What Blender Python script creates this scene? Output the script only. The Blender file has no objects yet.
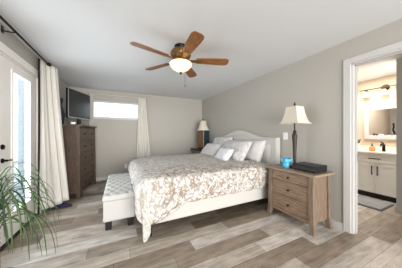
import bpy, bmesh, math, random
from mathutils import Vector, Matrix, noise
PI = math.pi
SC = bpy.context.scene
COL = SC.collection

# ------------------------------------------------------------------ camera, world, lights, exposure
XR, YB, XL, CAMZ, CEIL = 2.609, 5.203, -1.134, 1.246, 2.44
YR = -2.0                                   # how far the room runs on behind the camera
cam_d = bpy.data.cameras.new('camera')
cam_d.sensor_width = 36.0
cam_d.lens = 165.53 / 402 * 36.0
cam_d.shift_y = 0.17 / 402
cam_d.clip_start = 0.05
cam = bpy.data.objects.new('camera', cam_d)
cam.location = (0, 0, CAMZ)
cam.rotation_euler = (PI / 2, 0, -math.radians(26.275))
COL.objects.link(cam)
SC.camera = cam

w = bpy.data.worlds.new('daylight')
SC.world = w
w.use_nodes = True
bg = w.node_tree.nodes['Background']
bg.inputs['Color'].default_value = (0.90, 0.95, 1.0, 1)
bg.inputs['Strength'].default_value = 1.6


def area(name, loc, rot, sx, sy, power, col=(1, 1, 1)):
    d = bpy.data.lights.new(name, 'AREA')
    d.shape = 'RECTANGLE'
    d.size, d.size_y, d.energy, d.color = sx, sy, power, col
    o = bpy.data.objects.new(name, d)
    o.location = loc
    o.rotation_euler = rot
    COL.objects.link(o)
    return o


# fill light added behind the camera, and daylight through the patio doors
area('rear_fill_light', (0.8, -5.5, 1.3), (PI / 2 + .08, 0, 0), 5.0, 3.2, 400, (1.0, 0.985, 0.96))
area('patio_daylight', (-1.75, 2.4, 1.25), (PI / 2 + .15, 0, -PI / 2), 1.9, 1.9, 60, (0.96, 0.98, 1.0))
# fill light added under the bathroom ceiling
area('bathroom_fill_light', (4.2, 1.45, 2.42), (0, 0, 0), 0.4, 0.5, 22, (1.0, 0.97, 0.94))

SC.view_settings.view_transform = 'Standard'
SC.view_settings.look = 'None'
SC.view_settings.gamma = 1.0
SC.view_settings.use_curve_mapping = False
SC.view_settings.exposure = 0.75


# ------------------------------------------------------------------ materials
def srgb(r, g, b):
    f = lambda v: (v / 255 / 12.92) if v / 255 <= 0.04045 else ((v / 255 + 0.055) / 1.055) ** 2.4
    return (f(r), f(g), f(b), 1)


def mat(name, col, rough=0.6, metal=0.0, bump=0.0, bscale=60, var=0.0, vscale=8, spec=0.4):
    m = bpy.data.materials.new(name)
    m.use_nodes = True
    nt = m.node_tree
    b = nt.nodes['Principled BSDF']
    b.inputs['Base Color'].default_value = col
    b.inputs['Roughness'].default_value = rough
    b.inputs['Metallic'].default_value = metal
    b.inputs['Specular IOR Level'].default_value = spec
    tc = nt.nodes.new('ShaderNodeTexCoord')
    if var > 0:
        n = nt.nodes.new('ShaderNodeTexNoise')
        n.inputs['Scale'].default_value = vscale
        n.inputs['Detail'].default_value = 4
        nt.links.new(tc.outputs['Object'], n.inputs['Vector'])
        mx = nt.nodes.new('ShaderNodeMix')
        mx.data_type = 'RGBA'
        mx.inputs[6].default_value = tuple(c * (1 - var) for c in col[:3]) + (1,)
        mx.inputs[7].default_value = tuple(min(1, c * (1 + var)) for c in col[:3]) + (1,)
        nt.links.new(n.outputs['Fac'], mx.inputs[0])
        nt.links.new(mx.outputs[2], b.inputs['Base Color'])
    if bump > 0:
        n = nt.nodes.new('ShaderNodeTexNoise')
        n.inputs['Scale'].default_value = bscale
        n.inputs['Detail'].default_value = 3
        nt.links.new(tc.outputs['Object'], n.inputs['Vector'])
        bp = nt.nodes.new('ShaderNodeBump')
        bp.inputs['Strength'].default_value = bump
        bp.inputs['Distance'].default_value = 0.01
        nt.links.new(n.outputs['Fac'], bp.inputs['Height'])
        nt.links.new(bp.outputs['Normal'], b.inputs['Normal'])
    return m


def emis(name, col, strength):
    m = bpy.data.materials.new(name)
    m.use_nodes = True
    b = m.node_tree.nodes['Principled BSDF']
    b.inputs['Base Color'].default_value = col
    b.inputs['Emission Color'].default_value = col
    b.inputs['Emission Strength'].default_value = strength
    b.inputs['Roughness'].default_value = 0.3
    return m


def wood(name, dark, light, stretch, rough=0.5, dist=2.5, band=9.0):
    """Wood with grain running along the axis that has the small number in stretch."""
    m = bpy.data.materials.new(name)
    m.use_nodes = True
    nt = m.node_tree
    b = nt.nodes['Principled BSDF']
    tc = nt.nodes.new('ShaderNodeTexCoord')
    mp = nt.nodes.new('ShaderNodeMapping')
    mp.inputs['Scale'].default_value = stretch
    nt.links.new(tc.outputs['Object'], mp.inputs['Vector'])
    n = nt.nodes.new('ShaderNodeTexNoise')
    n.inputs['Scale'].default_value = band
    n.inputs['Detail'].default_value = 6
    n.inputs['Roughness'].default_value = 0.65
    n.inputs['Distortion'].default_value = dist * 0.15
    nt.links.new(mp.outputs['Vector'], n.inputs['Vector'])
    r = nt.nodes.new('ShaderNodeValToRGB')
    r.color_ramp.elements[0].position = 0.32
    r.color_ramp.elements[0].color = dark
    r.color_ramp.elements[1].position = 0.7
    r.color_ramp.elements[1].color = light
    nt.links.new(n.outputs['Fac'], r.inputs['Fac'])
    nt.links.new(r.outputs['Color'], b.inputs['Base Color'])
    b.inputs['Roughness'].default_value = rough
    bp = nt.nodes.new('ShaderNodeBump')
    bp.inputs['Strength'].default_value = 0.15
    bp.inputs['Distance'].default_value = 0.004
    nt.links.new(n.outputs['Fac'], bp.inputs['Height'])
    nt.links.new(bp.outputs['Normal'], b.inputs['Normal'])
    return m


M = {}
M['wall'] = mat('wall_paint', srgb(178, 173, 164), 0.85, bump=0.05, bscale=180)
M['ceil'] = mat('ceiling_paint', srgb(222, 222, 222), 0.9, bump=0.1, bscale=140)
M['trim'] = mat('white_trim', srgb(200, 197, 194), 0.45)
M['door'] = mat('white_door_paint', srgb(242, 237, 232), 0.4)
M['bathwall'] = mat('tan_paint', srgb(206, 190, 168), 0.85, bump=0.05, bscale=180)
M['partition'] = mat('cool_grey_paint', srgb(198, 202, 206), 0.85)
M['black_metal'] = mat('black_metal', srgb(22, 21, 20), 0.4, 0.6)
M['bronze'] = mat('antique_bronze', srgb(132, 100, 66), 0.35, 0.8, var=0.25, vscale=20)
M['bar_bronze'] = mat('aged_bronze', srgb(84, 62, 40), 0.5, 0.3, var=0.25, vscale=20)
M['dark_bronze'] = mat('dark_bronze', srgb(62, 54, 48), 0.5, 0.35, var=0.4, vscale=40)
M['nickel'] = mat('satin_nickel', srgb(190, 188, 184), 0.35, 0.8)
M['uphol'] = mat('cream_upholstery', srgb(199, 196, 189), 0.9, bump=0.15, bscale=350)
M['bench_fabric'] = mat('off_white_linen', srgb(190, 187, 183), 0.9, bump=0.2, bscale=350)
M['black_leg'] = mat('black_painted_wood', srgb(24, 22, 21), 0.45)
M['white_cloth'] = mat('white_cotton', srgb(226, 225, 224), 0.9, bump=0.3, bscale=40)
M['plain_cloth'] = mat('pale_grey_white_cotton', srgb(212, 209, 205), 0.9, bump=0.2, bscale=40)
M['mattress'] = mat('mattress_ticking', srgb(232, 230, 226), 0.9, bump=0.2, bscale=50)
M['curtain'] = mat('cream_curtain', srgb(210, 205, 196), 0.95, bump=0.15, bscale=300)
M['curtain2'] = mat('ivory_curtain', srgb(214, 210, 200), 0.95, bump=0.15, bscale=300)
M['dark_edge'] = mat('black_strip', srgb(24, 22, 22), 0.9)
M['shade'] = mat('cream_lamp_shade', srgb(214, 205, 188), 0.85, bump=0.1, bscale=300)
M['black_plastic'] = mat('black_plastic', srgb(26, 26, 28), 0.4)
M['screen'] = mat('tv_screen', srgb(30, 30, 31), 0.25, spec=0.6)
M['silver_plastic'] = mat('silver_plastic', srgb(168, 168, 170), 0.4, 0.4)
M['white_plastic'] = mat('white_plastic', srgb(235, 235, 235), 0.35)
M['turq'] = mat('turquoise_glaze', srgb(88, 178, 214), 0.2, var=0.35, vscale=45)
M['navy'] = mat('navy_canvas', srgb(30, 28, 64), 0.8)
M['dark_brown'] = mat('dark_brown_leather', srgb(44, 30, 28), 0.6)
M['dark_vase'] = mat('blue_black_ceramic', srgb(28, 36, 48), 0.25, var=0.5, vscale=14)
M['teal'] = mat('dark_teal_panel', srgb(40, 62, 68), 0.5, var=0.2)
M['brownface'] = wood('brown_lamp_wood', srgb(84, 56, 34), srgb(140, 98, 60), (9, 9, 1))
M['vanity'] = mat('white_vanity_paint', srgb(238, 235, 230), 0.4)
M['counter'] = mat('cream_countertop', srgb(238, 228, 212), 0.25, var=0.05, vscale=20)
M['mat'] = mat('grey_bath_mat', srgb(158, 160, 158), 1.0, bump=0.8, bscale=120, var=0.25, vscale=18)
M['matedge'] = mat('dark_grey_mat_edge', srgb(96, 98, 98), 1.0, bump=0.5, bscale=120)
M['amber'] = mat('amber_soap', srgb(214, 150, 92), 0.2)
M['red'] = mat('dark_red_glaze', srgb(120, 28, 22), 0.3)
M['green'] = mat('plant_green', srgb(74, 100, 52), 0.45, var=0.45, vscale=9)
M['dgreen'] = mat('plant_dark_green', srgb(48, 70, 42), 0.45, var=0.4, vscale=9)
M['trunk'] = mat('palm_trunk', srgb(150, 122, 92), 0.9, bump=0.6, bscale=30, var=0.3, vscale=20)
M['pot'] = mat('brown_pot', srgb(110, 84, 64), 0.6)
M['soil'] = mat('potting_soil', srgb(52, 40, 32), 1.0, bump=0.8, bscale=80)
M['deck'] = mat('pale_deck_boards', srgb(188, 192, 196), 0.8)
M['post'] = mat('blue_grey_post', srgb(176, 184, 190), 0.7)
M['utility'] = mat('grey_utility_box', srgb(120, 124, 128), 0.6)
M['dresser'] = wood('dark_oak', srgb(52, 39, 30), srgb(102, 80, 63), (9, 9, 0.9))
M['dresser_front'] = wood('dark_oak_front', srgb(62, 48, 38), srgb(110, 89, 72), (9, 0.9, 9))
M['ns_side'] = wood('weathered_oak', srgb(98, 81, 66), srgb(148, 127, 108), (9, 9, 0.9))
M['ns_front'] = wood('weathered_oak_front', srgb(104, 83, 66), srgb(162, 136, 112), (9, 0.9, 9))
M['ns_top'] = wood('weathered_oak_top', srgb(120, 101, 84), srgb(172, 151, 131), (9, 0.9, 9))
M['blade'] = wood('walnut_fan_blade', srgb(100, 60, 27), srgb(164, 108, 56), (1.2, 9, 9), 0.4)
M['bowl'] = emis('lit_alabaster_bowl', srgb(255, 226, 168), .9)
M['bulb'] = emis('lit_vanity_glass', srgb(255, 240, 214), 1.0)


def mat_glass(name, tint):
    m = bpy.data.materials.new(name)
    m.use_nodes = True
    nt = m.node_tree
    nt.nodes.remove(nt.nodes['Principled BSDF'])
    out = nt.nodes['Material Output']
    tr = nt.nodes.new('ShaderNodeBsdfTransparent')
    tr.inputs['Color'].default_value = tint
    gl = nt.nodes.new('ShaderNodeBsdfGlossy')
    gl.inputs['Roughness'].default_value = 0.02
    lw = nt.nodes.new('ShaderNodeLayerWeight')
    pw = nt.nodes.new('ShaderNodeMath')
    pw.operation = 'POWER'
    pw.inputs[1].default_value = 4.0
    nt.links.new(lw.outputs['Facing'], pw.inputs[0])
    fr = nt.nodes.new('ShaderNodeMath')
    fr.operation = 'MULTIPLY_ADD'
    fr.inputs[1].default_value = 0.5
    fr.inputs[2].default_value = 0.04
    nt.links.new(pw.outputs['Value'], fr.inputs[0])
    mx = nt.nodes.new('ShaderNodeMixShader')
    nt.links.new(fr.outputs['Value'], mx.inputs['Fac'])
    nt.links.new(tr.outputs['BSDF'], mx.inputs[1])
    nt.links.new(gl.outputs['BSDF'], mx.inputs[2])
    nt.links.new(mx.outputs['Shader'], out.inputs['Surface'])
    return m


M['glass'] = mat_glass('window_glass', (0.93, 0.97, 1.0, 1))


def mat_mirror():
    m = bpy.data.materials.new('mirror_glass')
    m.use_nodes = True
    b = m.node_tree.nodes['Principled BSDF']
    b.inputs['Base Color'].default_value = (0.72, 0.71, 0.69, 1)
    b.inputs['Metallic'].default_value = 1.0
    b.inputs['Roughness'].default_value = 0.03
    return m


M['mirror'] = mat_mirror()


def mat_floor():
    m = bpy.data.materials.new('vinyl_planks')
    m.use_nodes = True
    nt = m.node_tree
    L = nt.links.new
    b = nt.nodes['Principled BSDF']
    at = nt.nodes.new('ShaderNodeAttribute')
    at.attribute_name = 'tint'
    tc = nt.nodes.new('ShaderNodeTexCoord')
    mp = nt.nodes.new('ShaderNodeMapping')
    mp.inputs['Scale'].default_value = (1.4, 22, 1)
    L(tc.outputs['Object'], mp.inputs['Vector'])
    n = nt.nodes.new('ShaderNodeTexNoise')
    n.inputs['Scale'].default_value = 2.2
    n.inputs['Detail'].default_value = 6
    n.inputs['Roughness'].default_value = 0.7
    n.inputs['Distortion'].default_value = 0.6
    L(mp.outputs['Vector'], n.inputs['Vector'])
    mp2 = nt.nodes.new('ShaderNodeMapping')
    mp2.inputs['Scale'].default_value = (2.2, 6, 1)
    L(tc.outputs['Object'], mp2.inputs['Vector'])
    n2 = nt.nodes.new('ShaderNodeTexNoise')
    n2.inputs['Scale'].default_value = 2.0
    n2.inputs['Detail'].default_value = 5
    L(mp2.outputs['Vector'], n2.inputs['Vector'])
    ad = nt.nodes.new('ShaderNodeMath')
    ad.operation = 'ADD'
    L(n.outputs['Fac'], ad.inputs[0])
    L(n2.outputs['Fac'], ad.inputs[1])
    mr = nt.nodes.new('ShaderNodeMapRange')
    mr.inputs['From Min'].default_value = 0.72
    mr.inputs['From Max'].default_value = 1.28
    mr.inputs['To Min'].default_value = 0.70
    mr.inputs['To Max'].default_value = 1.52
    L(ad.outputs['Value'], mr.inputs['Value'])
    vm = nt.nodes.new('ShaderNodeVectorMath')
    vm.operation = 'SCALE'
    L(at.outputs['Color'], vm.inputs[0])
    L(mr.outputs['Result'], vm.inputs['Scale'])
    L(vm.outputs['Vector'], b.inputs['Base Color'])
    b.inputs['Roughness'].default_value = 0.42
    b.inputs['Specular IOR Level'].default_value = 0.35
    return m


M['floor'] = mat_floor()


def mat_floral(name, base, scale=1.0, tan=0.9, pale=0.4):
    """Cream cotton printed with grey-pink blossoms, taupe twigs and ochre leaves; uses the cloth's own UVs in metres."""
    m = bpy.data.materials.new(name)
    m.use_nodes = True
    nt = m.node_tree
    L = nt.links.new
    N = nt.nodes.new
    b = nt.nodes['Principled BSDF']
    uv = N('ShaderNodeUVMap')
    uv.uv_map = 'cloth'
    wob = N('ShaderNodeTexNoise')
    wob.inputs['Scale'].default_value = 9 * scale
    wob.inputs['Detail'].default_value = 3
    L(uv.outputs['UV'], wob.inputs['Vector'])
    sub = N('ShaderNodeVectorMath')
    sub.operation = 'SUBTRACT'
    L(wob.outputs['Color'], sub.inputs[0])
    sub.inputs[1].default_value = (0.5, 0.5, 0.5)
    sc = N('ShaderNodeVectorMath')
    sc.operation = 'SCALE'
    L(sub.outputs['Vector'], sc.inputs[0])
    sc.inputs['Scale'].default_value = 0.11 / scale
    ad = N('ShaderNodeVectorMath')
    ad.operation = 'ADD'
    L(uv.outputs['UV'], ad.inputs[0])
    L(sc.outputs['Vector'], ad.inputs[1])

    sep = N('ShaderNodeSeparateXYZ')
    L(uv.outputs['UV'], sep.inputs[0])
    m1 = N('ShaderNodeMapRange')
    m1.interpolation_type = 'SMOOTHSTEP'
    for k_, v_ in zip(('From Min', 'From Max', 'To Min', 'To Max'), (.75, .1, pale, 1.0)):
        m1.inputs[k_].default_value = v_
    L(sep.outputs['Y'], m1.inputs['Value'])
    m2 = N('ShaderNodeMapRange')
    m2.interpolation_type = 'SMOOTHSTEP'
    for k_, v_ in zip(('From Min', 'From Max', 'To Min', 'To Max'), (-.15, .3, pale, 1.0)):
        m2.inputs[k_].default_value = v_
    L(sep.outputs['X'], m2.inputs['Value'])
    dens = N('ShaderNodeMath')  # lit top and foot get a thinner print: daylight painted into the colour
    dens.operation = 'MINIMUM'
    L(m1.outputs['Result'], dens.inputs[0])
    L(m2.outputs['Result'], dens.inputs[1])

    def ramp(src, pts):
        r = N('ShaderNodeValToRGB')
        e = r.color_ramp.elements
        e[0].position, e[0].color = pts[0][0], (pts[0][1],) * 3 + (1,)
        e[1].position, e[1].color = pts[-1][0], (pts[-1][1],) * 3 + (1,)
        for p, v in pts[1:-1]:
            x = e.new(p)
            x.color = (v, v, v, 1)
        L(src, r.inputs['Fac'])
        return r.outputs['Color']

    def over(prev, fac, col):
        mx = N('ShaderNodeMix')
        mx.data_type = 'RGBA'
        mu = N('ShaderNodeMath')
        mu.operation = 'MULTIPLY'
        L(fac, mu.inputs[0])
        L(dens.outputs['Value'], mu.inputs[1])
        L(mu.outputs['Value'], mx.inputs[0])
        if isinstance(prev, tuple):
            mx.inputs[6].default_value = prev
        else:
            L(prev, mx.inputs[6])
        mx.inputs[7].default_value = col
        return mx.outputs[2]

    # blossoms: round cells with a petal ring
    v1 = N('ShaderNodeTexVoronoi')
    v1.inputs['Scale'].default_value = 9 * scale
    L(ad.outputs['Vector'], v1.inputs['Vector'])
    col = over(base, ramp(v1.outputs['Distance'], [(0.0, .7), (.1, .1), (.2, .5), (.26, .08), (.36, .4), (.42, 0.0)]), srgb(170, 158, 152))
    # twigs: winding lines
    for sc_, off in ((5.0, 0.0), (7.5, 4.0)):
        v2 = N('ShaderNodeTexNoise')
        v2.inputs['Scale'].default_value = sc_ * scale
        v2.inputs['Detail'].default_value = 2.5
        sh_ = N('ShaderNodeVectorMath')
        sh_.operation = 'ADD'
        L(ad.outputs['Vector'], sh_.inputs[0])
        sh_.inputs[1].default_value = (off, off, 0)
        L(sh_.outputs['Vector'], v2.inputs['Vector'])
        col = over(col, ramp(v2.outputs['Fac'], [(.455, 0.0), (.485, tan * .8), (.505, tan * .8), (.535, 0.0)]), srgb(126, 108, 90))
    # ochre leaves
    n3 = N('ShaderNodeTexNoise')
    n3.inputs['Scale'].default_value = 13 * scale
    n3.inputs['Detail'].default_value = 2
    L(uv.outputs['UV'], n3.inputs['Vector'])
    col = over(col, ramp(n3.outputs['Fac'], [(.57, 0.0), (.62, tan * .6), (.75, tan * .8)]), srgb(172, 150, 118))
    # grey-blue smudges
    n4 = N('ShaderNodeTexNoise')
    n4.inputs['Scale'].default_value = 17 * scale
    L(ad.outputs['Vector'], n4.inputs['Vector'])
    col = over(col, ramp(n4.outputs['Fac'], [(.6, 0.0), (.66, .7), (.8, .8)]), srgb(150, 148, 154))
    L(col, b.inputs['Base Color'])
    b.inputs['Roughness'].default_value = 0.9
    b.inputs['Specular IOR Level'].default_value = 0.2
    bn = N('ShaderNodeTexNoise')
    bn.inputs['Scale'].default_value = 22
    L(uv.outputs['UV'], bn.inputs['Vector'])
    bp = N('ShaderNodeBump')
    bp.inputs['Strength'].default_value = 0.5
    bp.inputs['Distance'].default_value = 0.02
    L(bn.outputs['Fac'], bp.inputs['Height'])
    L(bp.outputs['Normal'], b.inputs['Normal'])
    return m


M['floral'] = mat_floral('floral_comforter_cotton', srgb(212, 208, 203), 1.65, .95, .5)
M['floral_sham'] = mat_floral('floral_sham_cotton', srgb(214, 212, 209), 1.35, 0.35, .65)


# ------------------------------------------------------------------ mesh helpers
class MB:
    def __init__(self):
        self.bm = bmesh.new()

    def box(self, x0, x1, y0, y1, z0, z1, bev=0.0, seg=2):
        r = bmesh.ops.create_cube(self.bm, size=1.0)
        vs = r['verts']
        for v in vs:
            v.co = Vector((x0 + (v.co.x + .5) * (x1 - x0), y0 + (v.co.y + .5) * (y1 - y0), z0 + (v.co.z + .5) * (z1 - z0)))
        if bev > 0:
            es = list({e for v in vs for e in v.link_edges})
            bmesh.ops.bevel(self.bm, geom=es, offset=bev, segments=seg, affect='EDGES', profile=0.5)
        return self

    def prism(self, bottom, top):
        """Solid between two loops of the same length."""
        b = [self.bm.verts.new(p) for p in bottom]
        t = [self.bm.verts.new(p) for p in top]
        n = len(b)
        self.bm.faces.new(list(reversed(b)))
        self.bm.faces.new(t)
        for i in range(n):
            self.bm.faces.new([b[i], b[(i + 1) % n], t[(i + 1) % n], t[i]])
        return self

    def lathe(self, prof, c=(0, 0, 0), n=24, cap=True):
        """prof: list of (radius, z)."""
        rings = []
        for r, z in prof:
            rings.append([self.bm.verts.new((c[0] + r * math.cos(2 * PI * i / n), c[1] + r * math.sin(2 * PI * i / n), c[2] + z)) for i in range(n)])
        for a, b in zip(rings, rings[1:]):
            for i in range(n):
                self.bm.faces.new([a[i], a[(i + 1) % n], b[(i + 1) % n], b[i]])
        if cap:
            self.bm.faces.new(list(reversed(rings[0])))
            self.bm.faces.new(rings[-1])
        return self

    def tube(self, pts, r, n=10, r1=None):
        pts = [Vector(p) for p in pts]
        rings = []
        for i, p in enumerate(pts):
            d = (pts[min(i + 1, len(pts) - 1)] - pts[max(i - 1, 0)]).normalized()
            up = Vector((0, 0, 1)) if abs(d.z) < .9 else Vector((1, 0, 0))
            a = d.cross(up).normalized()
            b = d.cross(a)
            rr = r if r1 is None else r + (r1 - r) * i / (len(pts) - 1)
            rings.append([self.bm.verts.new(p + a * rr * math.cos(2 * PI * k / n) + b * rr * math.sin(2 * PI * k / n)) for k in range(n)])
        for a, b in zip(rings, rings[1:]):
            for i in range(n):
                self.bm.faces.new([a[i], a[(i + 1) % n], b[(i + 1) % n], b[i]])
        self.bm.faces.new(list(reversed(rings[0])))
        self.bm.faces.new(rings[-1])
        return self

    def sphere(self, c, r, sx=1, sy=1, sz=1, seg=14):
        m = Matrix.Translation(c) @ Matrix.Diagonal((sx, sy, sz, 1))
        bmesh.ops.create_uvsphere(self.bm, u_segments=seg, v_segments=max(6, seg // 2), radius=r, matrix=m)
        return self

    def build(self, name, material, parent=None, smooth=False):
        bmesh.ops.recalc_face_normals(self.bm, faces=self.bm.faces)
        me = bpy.data.meshes.new(name)
        self.bm.to_mesh(me)
        self.bm.free()
        me.materials.append(material)
        if smooth:
            for p in me.polygons:
                p.use_smooth = True
            try:
                me.set_sharp_from_angle(angle=math.radians(42))
            except Exception:
                pass
        o = bpy.data.objects.new(name, me)
        COL.objects.link(o)
        if parent is not None:
            o.parent = parent
        return o


def tag(o, label, cat, group=None):
    o['label'] = label
    o['category'] = cat
    if group:
        o['group'] = group
    return o


def thing(name, label, cat, loc=(0, 0, 0), rz=0, group=None):
    o = bpy.data.objects.new(name, None)
    o.empty_display_size = 0.1
    o.location = loc
    o.rotation_euler = (0, 0, rz)
    COL.objects.link(o)
    return tag(o, label, cat, group)


def struct(o, label=None):
    o['kind'] = 'structure'
    if label:
        o['label'] = label
    return o


def copy_tree(o, parent=None):
    c = o.copy()
    COL.objects.link(c)
    if parent is not None:
        c.parent = parent
    for ch in list(o.children):
        copy_tree(ch, c)
    return c


def sheet(fn, nu, nv, name, material, parent=None, thick=0.0, uvfn=None, smooth=True):
    """Grid surface fn(i/nu, j/nv) -> point, optionally given a thickness and a UV map in metres."""
    bm = bmesh.new()
    V = [[bm.verts.new(fn(i / nu, j / nv)) for j in range(nv + 1)] for i in range(nu + 1)]
    lay = bm.loops.layers.uv.new('cloth') if uvfn else None
    for i in range(nu):
        for j in range(nv):
            f = bm.faces.new([V[i][j], V[i + 1][j], V[i + 1][j + 1], V[i][j + 1]])
            if lay:
                for lp, (a, b) in zip(f.loops, ((i, j), (i + 1, j), (i + 1, j + 1), (i, j + 1))):
                    lp[lay].uv = uvfn(a / nu, b / nv)
    me = bpy.data.meshes.new(name)
    bm.to_mesh(me)
    bm.free()
    me.materials.append(material)
    if smooth:
        for p in me.polygons:
            p.use_smooth = True
    o = bpy.data.objects.new(name, me)
    COL.objects.link(o)
    if thick:
        s = o.modifiers.new('thickness', 'SOLIDIFY')
        s.thickness = thick
        s.offset = 0
    if parent is not None:
        o.parent = parent
    return o


# ------------------------------------------------------------------ room shell
XB = 4.95           # far wall of the bathroom
# floor of planks running along x
LIGHT, PALE, MID, BROWN, DARK = srgb(222, 218, 213), srgb(212, 206, 199), srgb(202, 195, 186), srgb(190, 181, 171), srgb(176, 166, 155)
rnd = random.Random(11)
bmf = bmesh.new()
lay = bmf.loops.layers.color.new('tint')
FIX = {  # row index (0.18 m rows counted from y = 0.90) -> seams and tints read off the photograph
    4: [(-1.3, -0.05, BROWN), (-0.05, 0.734, BROWN), (0.734, 2.2, LIGHT), (2.2, 3.4, PALE), (3.4, 5.0, LIGHT)],
    3: [(-1.3, -0.4, PALE), (-0.4, 0.5, MID), (0.5, 1.657, BROWN), (1.657, 2.75, PALE), (2.75, 3.7, LIGHT), (3.7, 5.0, PALE)],
    2: [(-1.3, 0.15, PALE), (0.15, 1.397, PALE), (1.397, 2.62, LIGHT), (2.62, 3.8, LIGHT), (3.8, 5.0, MID)],
    1: [(-1.3, -0.2, BROWN), (-0.2, 0.75, MID), (0.75, 1.99, BROWN), (1.99, 3.2, LIGHT), (3.2, 5.0, PALE)],
    0: [(-1.3, -0.6, MID), (-0.6, 0.6, PALE), (0.6, 1.6, PALE), (1.6, 2.75, BROWN), (2.75, 5.0, MID)],
    5: [(-1.3, 0.1, PALE), (0.1, 1.3, PALE), (1.3, 2.75, BROWN), (2.75, 5.0, LIGHT)],
    6: [(-1.3, -0.3, PALE), (-0.3, 0.9, MID), (0.9, 2.1, DARK), (2.1, 3.3, BROWN)],
    7: [(-1.3, 0.2, LIGHT), (0.2, 1.4, BROWN), (1.4, 2.75, DARK)],
    8: [(-1.3, -0.5, PALE), (-0.5, 0.6, PALE), (0.6, 2.75, BROWN)],
    9: [(-1.3, -0.83, DARK), (-0.83, 0.5, PALE), (0.5, 2.75, BROWN)],
    10: [(-1.3, -0.2, BROWN), (-0.2, 2.75, MID)],
    11: [(-1.3, -0.6, DARK), (-0.6, 2.75, BROWN)],
    12: [(-1.3, -0.3, MID), (-0.3, 2.75, DARK)],
}


def plank(x0, x1, y0, y1, c):
    k = 1 + rnd.uniform(-.05, .05)
    c = (c[0] * k, c[1] * k, c[2] * k, 1)
    g = 0.0012
    f = bmf.faces.new([bmf.verts.new(p) for p in ((x0 + g, y0 + g, 0), (x1 - g, y0 + g, 0), (x1 - g, y1 - g, 0), (x0 + g, y1 - g, 0))])
    for lp in f.loops:
        lp[lay] = c


k = -17
while 0.90 + 0.18 * k < YB:
    y0 = 0.90 + 0.18 * k
    y1 = min(y0 + .18, YB + .05)
    if k in FIX:
        for a, b, c in FIX[k]:
            plank(a, b, y0, y1, c)
    else:
        x = -1.3 - rnd.uniform(0, 1.0)
        while x < 5.0:
            ln = rnd.choice((1.22, 1.22, 0.9))
            plank(max(x, -1.3), min(x + ln, 5.0), y0, y1, rnd.choice((LIGHT, PALE, MID, MID, BROWN, DARK) if k > 12 else (LIGHT, PALE, PALE, MID, BROWN)))
            x += ln
    k += 1
# sub-floor under the planks
r_ = bmesh.ops.create_cube(bmf, size=1.0)
for v in r_['verts']:
    v.co = Vector((-1.3 + (v.co.x + .5) * 6.35, YR + (v.co.y + .5) * (YB + .15 - YR), -0.1 + (v.co.z + .5) * .0985))
for f in {f for v in r_['verts'] for f in v.link_faces}:
    for lp in f.loops:
        lp[lay] = (.05, .045, .04, 1)
me = bpy.data.meshes.new('floor')
bmf.to_mesh(me)
bmf.free()
me.materials.append(M['floor'])
fl = bpy.data.objects.new('floor', me)
COL.objects.link(fl)
struct(fl, 'grey-brown wood-look plank floor')

struct(MB().box(-1.28, 5.1, YR, YB + .14, CEIL, CEIL + .1).build('ceiling', M['ceil']))

# right wall with the bathroom doorway, y 0.20 .. 1.01
DY0, DY1, DZ = 0.20, 1.027, 2.13
wr = MB()
wr.box(XR, XR + .115, DY1, YB + .14, 0, CEIL)
wr.box(XR, XR + .115, DY0, DY1, DZ, CEIL)
wr.box(XR, XR + .115, YR, DY0, 0, CEIL)
struct(wr.build('wall_right', M['wall']))
# back wall with the high window
WX0, WX1, WZ0, WZ1 = -0.66, 0.545, 1.675, 2.16
wb = MB()
wb.box(-1.28, WX0, YB, YB + .14, 0, CEIL)
wb.box(WX1, XR + .115, YB, YB + .14, 0, CEIL)
wb.box(WX0, WX1, YB, YB + .14, 0, WZ0)
wb.box(WX0, WX1, YB, YB + .14, WZ1, CEIL)
struct(wb.build('wall_back', M['wall']))
# left wall with the glazed patio doors
GY0, GY1, GZ = 1.62, 3.44, 2.13
wl = MB()
wl.box(XL - .14, XL, GY1, YB, 0, CEIL)
wl.box(XL - .14, XL, GY0, GY1, GZ, CEIL)
wl.box(XL - .14, XL, YR, GY0, 0, CEIL)
struct(wl.build('wall_left', M['wall']))
# bathroom walls
struct(MB().box(XB, XB + .1, -.3, 2.0, 0, CEIL).build('wall_bathroom_back', M['bathwall']))
struct(MB().box(XR + .115, XB, 1.9, 2.0, 0, CEIL).build('wall_bathroom_left', M['bathwall']))
struct(MB().box(3.95, XB, .85, .985, 0, CEIL).build('wall_bathroom_partition', M['partition']))
struct(MB().box(XR + .115, XB, -.4, -.3, 0, CEIL).build('wall_bathroom_right', M['bathwall']))
# baseboards
struct(MB().box(XR - .014, XR, DY1 + .085, YB - .014, 0, .085, .003).build('baseboard_right', M['trim']))
struct(MB().box(XL + .014, XR - .014, YB - .014, YB, 0, .09, .003).build('baseboard_back', M['trim']))
struct(MB().box(XL, XL + .014, GY1 + .08, YB - .014, 0, .09, .003).build('baseboard_left', M['trim']))
bb = MB()
bb.box(3.936, 3.95, .85, .985, 0, .1, .003)
bb.box(3.936, 4.42, .985, .999, 0, .1, .003)
struct(bb.build('baseboard_bathroom', M['trim']))
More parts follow.
